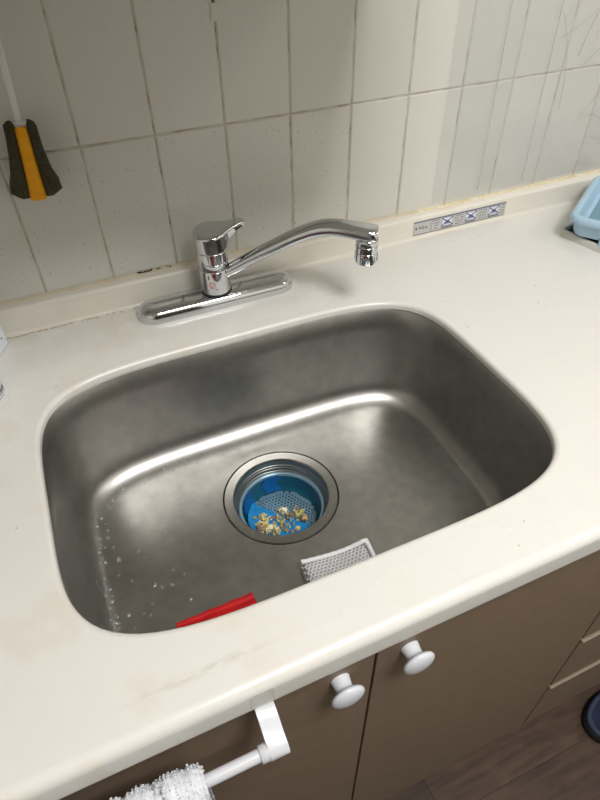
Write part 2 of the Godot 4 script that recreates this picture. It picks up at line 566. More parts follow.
func countertop() -> void:
	var t := thing("countertop", "cream worktop with rounded front edge and a low upstand along the tiles", "worktop", Vector3.ZERO)
	var st := begin()
	var y0 := C
	var x0 := SX - SA - 0.05
	var x1 := SX + SA + 0.05
	var za := 0.030
	var zb := FRONT - 0.012
	# flat top round the opening, edge of the opening and the underside
	var n := 160
	var rim := oval(-0.0055, y0, n)
	var outer := PackedVector3Array()
	for p in rim:
		var d := Vector2(p.x - SX, p.z - SZ)
		var k := INF
		if d.x > 1e-6: k = min(k, (x1 - SX) / d.x)
		if d.x < -1e-6: k = min(k, (x0 - SX) / d.x)
		if d.y > 1e-6: k = min(k, (zb - SZ) / d.y)
		if d.y < -1e-6: k = min(k, (za - SZ) / d.y)
		outer.append(Vector3(SX + d.x * k, y0, SZ + d.y * k))
	# pull the nearest points into the four corners
	for c in [Vector2(x0, za), Vector2(x1, za), Vector2(x1, zb), Vector2(x0, zb)]:
		var best := 0
		for i in n:
			if Vector2(outer[i].x, outer[i].z).distance_to(c) < Vector2(outer[best].x, outer[best].z).distance_to(c): best = i
		outer[best] = Vector3(c.x, y0, c.y)
	skin(st, [outer, rim], true, -1)
	var edge := []
	for i in 6:
		var a := PI / 2 * i / 5
		edge.append(oval(-0.0055 + 0.0055 * sin(a), y0 - 0.0055 * (1 - cos(a)), n))
	edge.append(oval(0.0, y0 - 0.0105, n))
	skin(st, edge, true, 5)
	var under := PackedVector3Array()
	for p in outer: under.append(p - Vector3(0, 0.0105, 0))
	skin(st, [edge[-1], under], true, -1)
	for s in [[COUNTER_X0, x0], [x1, COUNTER_X1]]:
		run_x(st, [Vector2(za, y0), Vector2(zb, y0)], s[0], s[1], -1)
		run_x(st, [Vector2(za, y0 - 0.0105), Vector2(zb, y0 - 0.0105)], s[0], s[1], -1)
	# front nosing
	var prof := arc(Vector2(zb, y0 - 0.012), 0.012, 90, 0, 8)
	prof.append(Vector2(FRONT, y0 - 0.034))
	prof.append_array(arc(Vector2(FRONT - 0.005, y0 - 0.036), 0.005, 0, -90, 3))
	prof.append(Vector2(FRONT - 0.03, y0 - 0.041))
	run_x(st, prof, COUNTER_X0, COUNTER_X1, 6)
	run_x(st, [Vector2(FRONT - 0.03, y0 - 0.041), Vector2(FRONT - 0.03, y0 - 0.0105)], COUNTER_X0, COUNTER_X1, 7)
	st.generate_normals()
	var built: ArrayMesh = st.commit()
	# flat map from above for the stains
	var arrays := built.surface_get_arrays(0)
	var uv := PackedVector2Array()
	for p in arrays[Mesh.ARRAY_VERTEX]:
		uv.append(Vector2((p.x - COUNTER_X0) / (COUNTER_X1 - COUNTER_X0), p.z / 0.7))
	arrays[Mesh.ARRAY_TEX_UV] = uv
	var mesh := ArrayMesh.new()
	mesh.add_surface_from_arrays(Mesh.PRIMITIVE_TRIANGLES, arrays)
	put("slab", mesh, M.counter, t)
	# upstand against the tiles
	st = begin()
	var up := [Vector2(za, y0)]
	up.append_array(arc(Vector2(0.025, y0 + 0.005), 0.005, 270, 180, 4))
	up.append(Vector2(0.0185, y0 + 0.033))
	up.append_array(arc(Vector2(0.0125, y0 + 0.0350), 0.006, 10, 90, 6))
	up.append(Vector2(0.0005, y0 + 0.0425))
	run_x(st, up, COUNTER_X0, COUNTER_X1, 1)
	run_x(st, [Vector2(0.0005, y0 + 0.0425), Vector2(0.0005, y0 - 0.0105), Vector2(za, y0 - 0.0105)], COUNTER_X0, COUNTER_X1, -1)
	put("upstand", done(st), M.upstand, t)
	# sealant between upstand and tiles, yellowed at the right
	for s in [[COUNTER_X0, 0.24, M.caulk], [0.24, COUNTER_X1, M.caulk_yellow]]:
		st = begin()
		var rows := []
		var cuts := int((s[1] - s[0]) / 0.012)
		for i in cuts + 1:
			var x := lerpf(s[0], s[1], float(i) / cuts)
			var h := 0.0035 + 0.0012 * noise.get_noise_1d(x * 40.0)
			rows.append(PackedVector3Array([Vector3(x, y0 + 0.0408, 0.0060), Vector3(x, y0 + 0.0424, 0.0054), Vector3(x, y0 + 0.0422 + h * 0.5, 0.0028), Vector3(x, y0 + 0.0424 + h * 0.8, 0.0002)]))
		skin(st, rows, false, 1)
		put("sealant", done(st), s[2], t)
	for k in 46:
		var x := rng.randf_range(-0.50, -0.20)
		st = begin()
		blob(st, Vector3(x, y0 + 0.0006, 0.0275 + rng.randf_range(-0.0012, 0.001)), Vector3(rng.randf_range(0.0015, 0.006), 0.0007, rng.randf_range(0.0005, 0.0012)), 6, 3)
		put("grime_spot", done(st), M.grime, t)
	# black mould on the sealant left of the tap
	for k in 16:
		var x := rng.randf_range(-0.265, -0.21)
		st = begin()
		blob(st, Vector3(x, y0 + 0.0445 + rng.randf_range(-0.001, 0.0012), 0.0026), Vector3(rng.randf_range(0.001, 0.0042), rng.randf_range(0.0006, 0.0016), 0.0012), 6, 3)
		put("mould_spot", done(st), M.mould, t)

func blob(st: SurfaceTool, at: Vector3, r: Vector3, seg := 8, rings := 5) -> void:
	var rows := []
	for i in rings + 1:
		var a := -PI / 2 + PI * i / rings
		var row := PackedVector3Array()
		for j in seg:
			var t := TAU * j / seg
			row.append(at + Vector3(r.x * cos(a) * cos(t), r.y * sin(a), r.z * cos(a) * sin(t)))
		rows.append(row)
	skin(st, rows, true, 1)

# ---------------------------------------------------------------- cabinets
func cabinets() -> void:
	var top := C - 0.043
	var low := 0.085
	var right := 0.2085
	var mid := -0.181
	var left := mid - (right - mid)
	var t := thing("sink_cabinet", "taupe sink cabinet with two plain doors and white round knobs", "cabinet", Vector3.ZERO)
	carcass(t, left, right, low, top)
	for s in [[left + 0.0015, mid - 0.0014, mid - 0.041], [mid + 0.0014, right - 0.0015, mid + 0.041]]:
		var d := put("door", rbox(Vector3(s[1] - s[0], top - low, 0.018), 0.0012), M.door, t, Vector3((s[0] + s[1]) / 2, (top + low) / 2, DOOR_Z - 0.009))
		var prof := [Vector2(0.0105, 0.0), Vector2(0.0102, 0.002), Vector2(0.0092, 0.008), Vector2(0.0090, 0.011), Vector2(0.0105, 0.0135), Vector2(0.0150, 0.0152), Vector2(0.0178, 0.0170), Vector2(0.0184, 0.0190), Vector2(0.0176, 0.0208), Vector2(0.0150, 0.0226), Vector2(0.0110, 0.0240), Vector2(0.006, 0.0248), Vector2(0.0, 0.0251)]
		var k := put("knob", lathe(prof, 40), M.white_glaze, d, Vector3(s[2] - (s[0] + s[1]) / 2, 0.754 - (top + low) / 2, 0.009))
		k.rotation_degrees = Vector3(90, 0, 0)
		tag(k, "white round knob")
	var u := thing("drawer_cabinet", "taupe cabinet of stacked drawers with pale finger grips", "cabinet", Vector3.ZERO)
	var r0 := right + 0.001
	var r1 := r0 + 0.45
	carcass(u, r0, r1, low, top)
	var cuts := [top, 0.632, 0.462, 0.279, low]
	for i in 4:
		var hi: float = cuts[i] - (0.0 if i == 0 else 0.003)
		var lo: float = cuts[i + 1]
		var d := put("drawer_front", rbox(Vector3(r1 - r0 - 0.003, hi - lo - 0.003, 0.018), 0.0012), M.door, u, Vector3((r0 + r1) / 2, (hi + lo) / 2, DOOR_Z - 0.009))
		put("finger_grip", rbox(Vector3(r1 - r0 - 0.004, 0.004, 0.005), 0.0015), M.door_edge, d, Vector3(0.0, (hi - lo) / 2 - 0.0036, 0.0105))
	var v := thing("base_cabinet", "taupe base cabinet with one plain door left of the sink cabinet", "cabinet", Vector3.ZERO)
	carcass(v, left - 0.45, left - 0.001, low, top)
	put("door", rbox(Vector3(0.446, top - low, 0.018), 0.0012), M.door, v, Vector3(left - 0.2255, (top + low) / 2, DOOR_Z - 0.009))

func carcass(t: Node3D, x0: float, x1: float, low: float, top: float) -> void:
	var h := top - low
	for x in [x0 + 0.008, x1 - 0.008]:
		put("side_panel", rbox(Vector3(0.016, h, 0.585), 0.0008, 1), M.carcass, t, Vector3(x, (low + top) / 2, 0.3175))
	put("bottom_panel", rbox(Vector3(x1 - x0 - 0.033, 0.016, 0.583), 0.0008, 1), M.carcass, t, Vector3((x0 + x1) / 2, low + 0.008, 0.3175))
	put("toe_board", rbox(Vector3(x1 - x0, low, 0.016), 0.001, 1), M.kick, t, Vector3((x0 + x1) / 2, low / 2, 0.57))

func floor_planks() -> void:
	var f := structure("floor")
	put("underlay", rbox(Vector3(3.5, 0.1, 2.3), 0.001, 1), M.floor_gap, f, Vector3(0.35, -0.0525, 1.05))
	var w := 0.15
	var l := 0.9
	var meshes := []
	for k in 1:
		var st := begin()
		var hx := l / 2 - 0.0003
		var hz := w / 2 - 0.0003
		st.set_smooth_group(-1)
		var q := [Vector3(-hx, 0, -hz), Vector3(hx, 0, -hz), Vector3(hx, 0, hz), Vector3(-hx, 0, hz)]
		var uvs := [Vector2(0, 0), Vector2(1, 0), Vector2(1, 1), Vector2(0, 1)]
		for i in [0, 1, 2, 0, 2, 3]:
			st.set_uv(uvs[i])
			st.add_vertex(q[i])
		for e in 4:
			var a: Vector3 = q[e]
			var b: Vector3 = q[(e + 1) % 4]
			for p in [a, a - Vector3(0, 0.003, 0), b - Vector3(0, 0.003, 0), a, b - Vector3(0, 0.003, 0), b]:
				st.set_uv(uvs[e])
				st.add_vertex(p)
		meshes.append(done(st))
	for j in 11:
		var shift := fmod(j * 0.37, 0.9)
		for i in 6:
			var x := -1.8 + shift + l * i - l / 2
			if x < -1.2 or x > 2.0: continue
			put("plank", meshes[0], M.planks[rng.randi_range(0, 3)], f, Vector3(x, 0.0, 0.54 + w * j + w / 2))

# ---------------------------------------------------------------- sink and drain
func bowl_profile() -> Array:
	# (inset from the outline, height)
	var l := [Vector2(-0.016, C - 0.0115), Vector2(-0.003, C - 0.0115), Vector2(-0.001, C - 0.0135)]
	var r := 0.034
	var foot := 0.010
	l.append(Vector2(0.002, C - 0.05))
	l.append(Vector2(0.006, C - 0.10))
	for i in 9:
		var a := PI / 2 * i / 8 * 0.985
		l.append(Vector2(foot + r * (1 - cos(a)), FLOOR_Y + r - r * sin(a)))
	return l

func sink() -> void:
	var t := thing("sink", "brushed stainless steel sink bowl let into the cream worktop", "sink", Vector3.ZERO)
	var st := begin()
	var rows := []
	for p in bowl_profile(): rows.append(oval(p.x, p.y))
	# floor falls gently to the drain ring
	var last: PackedVector3Array = rows[-1]
	for k in range(1, 9):
		var f := k / 8.0
		var row := PackedVector3Array()
		for p in last:
			var d := Vector3(p.x - DRAIN.x, 0, p.z - DRAIN.z).normalized()
			var q := DRAIN + d * 0.0875
			var m := p.lerp(q, f)
			m.y = lerpf(p.y, DRAIN.y, smoothstep(0.0, 1.0, f))
			row.append(m)
		rows.append(row)
	skin(st, rows, true, 1)
	put("bowl", done(st), M.steel, t)
	# drain ring and the cup below it
	var flange := lathe([Vector2(0.0875, -0.0005), Vector2(0.0868, -0.003), Vector2(0.0858, -0.003), Vector2(0.0852, 0.0), Vector2(0.0845, 0.0006), Vector2(0.0845, 0.0006), Vector2(0.0722, 0.0004), Vector2(0.0722, 0.0004), Vector2(0.0708, -0.0010), Vector2(0.0702, -0.0030)], 80)
	var fl := put("drain_ring", flange, M.steel_ring, t, DRAIN)
	tag(fl, "flat polished steel drain ring")
	put("ring_joint", lathe([Vector2(0.0866, -0.0012), Vector2(0.0856, -0.0012)], 80), M.gap, fl)
	var cup := [Vector2(0.0702, -0.003), Vector2(0.0698, -0.012), Vector2(0.0698, -0.012), Vector2(0.0688, -0.0125), Vector2(0.0686, -0.0165), Vector2(0.0686, -0.0165), Vector2(0.0678, -0.0170), Vector2(0.0676, -0.023), Vector2(0.0676, -0.023), Vector2(0.0668, -0.0235), Vector2(0.0666, -0.110), Vector2(0.0, -0.110)]
	put("drain_cup", lathe(cup, 80), M.steel_cup, t, DRAIN)
	droplets()

func bowl_point(i: float, v: float) -> Array:
	# a point on the bowl: i round the outline (0..1), v down the profile (0 rim .. 1 foot of the wall, to 1.6 out on the floor)
	var prof := bowl_profile()
	var s: float = clampf(v, 0.0, 1.0) * (prof.size() - 4) + 3 - 0.001
	var k := int(s)
	var pr: Vector2 = prof[k].lerp(prof[min(k + 1, prof.size() - 1)], s - k)
	var l := oval(pr.x, pr.y, 160)
	var j := int(i * 160) % 160
	var p := l[j].lerp(l[(j + 1) % 160], i * 160 - int(i * 160))
	var tang := (l[(j + 1) % 160] - l[j]).normalized()
	var pr2: Vector2 = prof[min(k + 1, prof.size() - 1)]
	var p2 := oval(pr2.x + 0.0001, pr2.y - 0.0001, 160)[j]
	var down := (p2 - l[j]).normalized()
	var nrm := tang.cross(down).normalized()
	if nrm.dot(Vector3(SX, C, SZ) - p) < 0: nrm = -nrm
	return [p, nrm]

func droplets() -> void:
	var st := begin()
	st.set_smooth_group(1)
	var spots := []
	# on the left wall, the left end of the back wall and the left side of the floor
	for k in 240:
		var i := 0.5 + rng.randf_range(-0.09, 0.25)      # outline angle: 0.5 is the left side, 0.75 the back
		var v := rng.randf_range(0.05, 0.75) if rng.randf() < 0.55 else rng.randf_range(0.75, 1.0)
		var q := bowl_point(i, v)
		var r := rng.randf_range(0.0006, 0.0014) if v < 0.75 else rng.randf_range(0.0009, 0.0028)
		spots.append([q[0], q[1], r])
	for k in 40:
		var x := -0.43 + pow(rng.randf(), 1.5) * 0.10
		var z := rng.randf_range(0.24, 0.53)
		spots.append([Vector3(x, FLOOR_Y + 0.0006, z), Vector3.UP, rng.randf_range(0.0014, 0.0036)])
	for s in spots:
		var n: Vector3 = s[1]
		var a := n.cross(Vector3(0.3, 0.9, 0.2)).normalized()
		var b := n.cross(a).normalized()
		var stretch := rng.randf_range(0.7, 1.5)
		var rows := []
		for i in 4:
			var e := PI / 2 * i / 3
			var row := PackedVector3Array()
			for j in 7:
				var t := TAU * j / 7
				row.append(s[0] - n * 0.0001 + (a * cos(t) * stretch + b * sin(t)) * s[2] * cos(e) + n * s[2] * 0.6 * sin(e))
			rows.append(row)
		skin(st, rows, true, 1)
	var o := put("water_droplets", done(st), M.water)
	tag(o, "clear water droplets clinging to the left of the steel bowl", "water", "", "stuff")

func basket() -> void:
	var top := DRAIN + Vector3(0, -0.0255, 0)
	var t := thing("drain_basket", "round strainer basket with a perforated bottom in the sink drain", "strainer", top)
	var depth := 0.034
	put("rim", lathe([Vector2(0.0664, -0.001), Vector2(0.0656, 0.0010), Vector2(0.0630, 0.0016), Vector2(0.0612, 0.0006), Vector2(0.0604, -0.003)], 72), M.basket_rim, t)
	put("wall", lathe([Vector2(0.0604, -0.003), Vector2(0.0598, -0.010), Vector2(0.0588, -0.024), Vector2(0.0572, -0.031), Vector2(0.0545, -depth)], 72), M.basket, t)
	# perforated bottom: small six-sided cells, each with a round hole
	var st := begin()
	st.set_smooth_group(-1)
	var pitch := 0.0058
	for j in range(-12, 13):
		for i in range(-12, 13):
			var c := Vector3((i + 0.5 * (j & 1)) * pitch, -depth, j * pitch * 0.866)
			if Vector2(c.x, c.z).length() > 0.0545: continue
			var hole := 0.0014 if Vector2(c.x, c.z).length() < 0.050 else 0.0
			for k in 6:
				var a := TAU * (k + 0.5) / 6
				var b := TAU * (k + 1.5) / 6
				var ra := pitch * 0.5774
				var p := [c + Vector3(cos(a), 0, sin(a)) * ra, c + Vector3(cos(b), 0, sin(b)) * ra, c + Vector3(cos(b), 0, sin(b)) * hole, c + Vector3(cos(a), 0, sin(a)) * hole]
				for q in [0, 1, 2, 0, 2, 3]: st.add_vertex(p[q])
	put("perforated_bottom", done(st), M.basket_floor, t)
	# a blue net bag lies in the basket, bunched over the left and front of the bottom
	st = begin()
	var rows := []
	for i in 13:
		var row := PackedVector3Array()
		for j in 29:
			var ang := lerpf(0.75, 4.1, j / 28.0) + 0.22 * noise.get_noise_2d(i * 1.7, 40.0 + (1.0 if j > 14 else 0.0) * 9.0) * (1.0 if j < 3 or j > 25 else 0.3)
			var r := lerpf(0.004 + 0.010 * (0.5 + 0.5 * sin(j * 0.9)), 0.0535, i / 12.0)
			var y := -depth + 0.0016 + 0.005 * (0.5 + 0.5 * noise.get_noise_2d(j * 0.7, i * 0.9)) + 0.0012 * (1.0 + sin(j * 1.7 + i))
			if i >= 11: y += 0.003 * (i - 10) * clampf(j / 4.0, 0.0, 1.0) * clampf((28 - j) / 8.0, 0.0, 1.0)
			row.append(Vector3(cos(ang) * r, y, sin(ang) * r))
		rows.append(row)
	skin(st, rows, false, 1)
	var bag := thing("net_bag", "crumpled blue waste net lining the drain basket", "net bag", top)
	put("bunched_net", done(st), M.blue_film, bag)
	for s in [[3.55, 4.1, 0.0], [4.55, 5.0, 0.0]]:
		st = begin()
		rows = []
		for i in 8:
			var row := PackedVector3Array()
			var f := i / 7.0
			for j in 7:
				var ang := lerpf(s[0], s[1], j / 6.0) + 0.06 * sin(i * 1.3)
				var r := lerpf(0.0592, 0.0535, f * f) - 0.0006 * (1 + sin(j * 2.0))
				row.append(Vector3(cos(ang) * r, lerpf(0.0005, -depth + 0.003, f), sin(ang) * r))
			rows.append(row)
		skin(st, rows, false, 1)
		put("net_fold", done(st), M.net_blue, bag)
	# kitchen scraps on the net
	var cx := Vector2(-0.002, 0.012)
	var piles := []
	for k in 5: piles.append(begin())
	for k in 120:
		var a := rng.randf() * TAU
		var rr := sqrt(rng.randf())
		var at := Vector3(cx.x + 0.036 * rr * cos(a), -depth + 0.006 + rng.randf() * 0.005, cx.y + 0.024 * rr * sin(a))
		if rng.randf() < 0.28: at = Vector3(-0.035 + rng.randf_range(-0.008, 0.01), at.y, rng.randf_range(-0.016, 0.022))
		if Vector2(at.x, at.z).length() > 0.050: continue
		var st2: SurfaceTool = piles[rng.randi_range(0, 4)]
		var sz := Vector3(rng.randf_range(0.0016, 0.0045), rng.randf_range(0.0012, 0.0028), rng.randf_range(0.0016, 0.0042))
		rbox_into(st2, sz * Vector3(2.1, 0.9, 1.9), 0.0007, at, Basis.from_euler(Vector3(rng.randf() * 3, rng.randf() * 3, rng.randf() * 3)), 1)
	var food := thing("food_scraps", "yellow and cream food scraps in the drain basket", "food scraps", top)
	food.set_meta("kind", "stuff")
	for k in 5: put("scraps", done(piles[k], false), M.scraps[k], food)

# ---------------------------------------------------------------- tap
func faucet() -> void:
	var base := Vector3(-0.157, C, 0.060)
	var t := thing("faucet", "chrome single lever mixer tap with a swivel spout on a long base plate", "tap", base)
	# base plate: long pill with a soft shoulder
	var st := begin()
	var rows := []
	for p in [Vector2(0.0, 0.0), Vector2(0.0, 0.004), Vector2(0.0008, 0.010), Vector2(0.003, 0.015), Vector2(0.007, 0.0185), Vector2(0.012, 0.0202), Vector2(0.018, 0.0208), Vector2(0.0258, 0.021)]:
		rows.append(pill(0.1265 - p.x, 0.0265 - p.x, p.y))
	skin(st, rows, true, 1)
	put("base_plate", done(st), M.chrome, t)
	put("base_seal", lathe([Vector2(0.0232, 0.0195), Vector2(0.0240, 0.0205), Vector2(0.0240, 0.0228), Vector2(0.0230, 0.0235)], 48), M.black_rubber, t)
	var body := put("body", lathe([Vector2(0.0232, 0.0228), Vector2(0.0234, 0.025), Vector2(0.0230, 0.060), Vector2(0.0230, 0.060), Vector2(0.0224, 0.0604), Vector2(0.0224, 0.0618), Vector2(0.0230, 0.0622), Vector2(0.0232, 0.0622), Vector2(0.0234, 0.0725), Vector2(0.0234, 0.0725), Vector2(0.0227, 0.0730), Vector2(0.0227, 0.0742), Vector2(0.0235, 0.0746), Vector2(0.0235, 0.0746), Vector2(0.0240, 0.0900), Vector2(0.0240, 0.0900), Vector2(0.0232, 0.0905), Vector2(0.0232, 0.0922), Vector2(0.0, 0.0922)], 64), M.chrome, t)
	# red and grey print on the lower body, facing the viewer's left
	var mark := begin()
	var ring := []
	for k in 19: ring.append(on_body(deg_to_rad(118) + 0.19 * cos(TAU * k / 18), 0.0405 + 0.0050 * sin(TAU * k / 18)))
	tube_into(mark, ring, [0.0004], 5, false)
	var wave := []
	for k in 9: wave.append(on_body(deg_to_rad(118) + lerpf(-0.13, 0.13, k / 8.0), 0.0405 + 0.0034 * cos(PI * k / 4.0) * (1.0 if k > 1 else 0.6)))
	tube_into(mark, wave, [0.0004], 5, false)
	put("red_mark", done(mark), M.red_mark, body)
	mark = begin()
	for k in 4: tube_into(mark, [on_body(deg_to_rad(108) - k * 0.06, 0.0335), on_body(deg_to_rad(106) - k * 0.06, 0.0335)], [0.0005], 5, true)
	tube_into(mark, [on_body(deg_to_rad(128), 0.0505), on_body(deg_to_rad(128), 0.0565)], [0.0009], 5, true)
	put("grey_mark", done(mark), M.grey_mark, body)
	# lever: cap that swells into a flat handle rising to the right
	var lever := begin()
	var outline := PackedVector2Array()
	var r := 0.0246
	var tip := 0.056
	for k in 25:
		var a := deg_to_rad(lerpf(60, 300, k / 24.0))
		outline.append(Vector2(cos(a), sin(a)) * r)
	for e in [[0.024, 0.0160], [0.034, 0.0118], [0.044, 0.0090], [0.051, 0.0078], [tip - 0.001, 0.0050]]:
		outline.append(Vector2(e[0], -e[1]))
	for e in [[tip - 0.001, 0.0050], [0.051, 0.0078], [0.044, 0.0090], [0.034, 0.0118], [0.024, 0.0160]]:
		outline.append(Vector2(e[0], e[1]))
	rows = []
	for s in [[1.0, 0], [1.0, 1], [0.985, 2], [0.93, 3], [0.6, 4], [0.2, 4], [0.02, 4]]:
		var row := PackedVector3Array()
		for p in outline:
			var q: Vector2 = p * s[0]
			var topy: float = 0.1200 + 0.085 * p.x - 0.10 * p.y * (1.0 if p.x < 0.02 else 0.3)
			var boty := 0.0922 if p.x < 0.0225 else lerpf(0.1080, 0.1190, clampf((p.x - 0.0225) / 0.03, 0, 1))
			var y := boty
			if s[1] == 1: y = topy - 0.003
			elif s[1] == 2: y = topy - 0.0012
			elif s[1] >= 3: y = 0.1200 + 0.085 * q.x - 0.10 * q.y * (1.0 if p.x < 0.02 else 0.3) + (0.0 if s[1] == 3 else 0.0006)
			row.append(Vector3(q.x, y, q.y))
		rows.append(row)
	skin(lever, [rows[0], rows[1]], true, 1)
	skin(lever, rows.slice(1), true, 2)
	var lv := put("lever", done(lever), M.chrome, t)
	lv.rotation_degrees.y = 4.0
	# spout: rises from the body, bends over, ends in a turned-down nozzle
	var az := deg_to_rad(32.0)
	var dir := Vector3(cos(az), 0, sin(az))
	var ctl := [[0.010, 0.047, 0.0088, 0.0088], [0.035, 0.063, 0.0096, 0.0094], [0.057, 0.0775, 0.0103, 0.0098], [0.077, 0.0895, 0.0110, 0.0100], [0.097, 0.101, 0.0117, 0.0103], [0.116, 0.1120, 0.0124, 0.0106], [0.134, 0.1215, 0.0131, 0.0109], [0.150, 0.1285, 0.0137, 0.0112], [0.164, 0.1328, 0.0142, 0.0114], [0.178, 0.1346, 0.0147, 0.0115], [0.192, 0.1342, 0.0152, 0.0116], [0.208, 0.1322, 0.0157, 0.0117], [0.222, 0.1300, 0.0161, 0.0120], [0.234, 0.1282, 0.0164, 0.0122], [0.2405, 0.1272, 0.0163, 0.0120], [0.2420, 0.1270, 0.0154, 0.0110]]
	var pts := []
	var rad := []
	for c in ctl:
		pts.append(dir * c[0] + Vector3(0, c[1], 0))
		rad.append(Vector2(c[2], c[3]))
	put("spout", tube(pts, rad, 32), M.chrome, t)
	var nz := put("nozzle", lathe([Vector2(0.0, 0.037), Vector2(0.0152, 0.037), Vector2(0.0158, 0.035), Vector2(0.0158, 0.0285), Vector2(0.0158, 0.0285), Vector2(0.0150, 0.028), Vector2(0.0150, 0.0268), Vector2(0.0160, 0.0262), Vector2(0.0160, 0.0262), Vector2(0.0162, 0.018), Vector2(0.0162, 0.018), Vector2(0.0153, 0.0176), Vector2(0.0153, 0.0166), Vector2(0.0160, 0.0162), Vector2(0.0160, 0.0162), Vector2(0.0158, 0.001), Vector2(0.0152, 0.0), Vector2(0.0120, 0.0), Vector2(0.0115, 0.004), Vector2(0.0, 0.004)], 48), M.chrome, t, dir * 0.229 + Vector3(0, 0.085, 0))
	for k in 10:
		var a := TAU * k / 10
		var o := put("grip_rib", rbox(Vector3(0.0016, 0.012, 0.0018), 0.0007), M.chrome, nz, Vector3(cos(a) * 0.0159, 0.0085, sin(a) * 0.0159))
		o.rotation.y = -a

func on_body(a: float, y: float) -> Vector3:
	return Vector3(cos(a) * 0.0234, y, sin(a) * 0.0234)

func pill(hx: float, hz: float, y: float, seg := 16) -> PackedVector3Array:
	var l := PackedVector3Array()
	var r: float = max(hz, 0.0001)
	for s in [1, -1]:
		for i in seg + 1:
			var a := (-PI / 2 + PI * i / seg) + (0.0 if s == 1 else PI)
			l.append(Vector3(s * (hx - hz) + cos(a) * r, y, sin(a) * r))
	return l

# ---------------------------------------------------------------- towel bar and towel
const BAR := Vector3(-0.3055, 0.787, 0.671)

func towel_bar() -> void:
	var t := thing("towel_bar", "white plastic towel bar under the front edge of the worktop", "towel bar", BAR)
	var st := begin()
	# arm: flat strip coming out from under the worktop, bent down, with a rounded end
	var prof := [Vector2(-0.036, 0.0215), Vector2(-0.026, 0.0213), Vector2(-0.018, 0.0175), Vector2(-0.008, 0.0115), Vector2(0.002, 0.0085), Vector2(0.0075, 0.005), Vector2(0.009, 0.0), Vector2(0.0075, -0.005), Vector2(0.0025, -0.0085), Vector2(-0.004, -0.0080), Vector2(-0.012, -0.002), Vector2(-0.022, 0.0095), Vector2(-0.028, 0.0150), Vector2(-0.036, 0.0160)]
	var rows := []
	for e in [[-0.0078, 0.96], [-0.0090, 1.0 - 0.02], [-0.0090, 1.0], [0.0090, 1.0], [0.0090, 0.98]]:
		pass
	var a := PackedVector3Array()
	var b := PackedVector3Array()
	for p in prof:
		a.append(Vector3(-0.009, p.y, p.x))
		b.append(Vector3(0.009, p.y, p.x))
	skin(st, [a, b], true, 1)
	fan(st, a, Vector3(-0.009, 0.004, -0.008), 2)
	fan(st, b, Vector3(0.009, 0.004, -0.008), 3)
	put("arm", done(st), M.bar_white, t)
	put("collar", tube([Vector3(-0.008, 0, 0), Vector3(-0.0162, 0, 0), Vector3(-0.0168, 0, 0)], [0.0080, 0.0080, 0.0074], 28), M.bar_white, t)
	put("bar", tube([Vector3(-0.012, 0, 0), Vector3(-0.37, 0, 0)], [0.0058], 28), M.bar_white, t)
	var e := put("arm", t.get_node("arm").mesh, M.bar_white, t, Vector3(-0.37, 0, 0))
	e.name = "arm_001"
	var strip := put("adhesive_strip", rbox(Vector3(0.022, 0.026, 0.0006), 0.0002), M.tape, t, Vector3(-0.001, 0.0425, FRONT + 0.0004 - BAR.z))
	tag(strip, "clear adhesive strip stuck to the worktop edge")

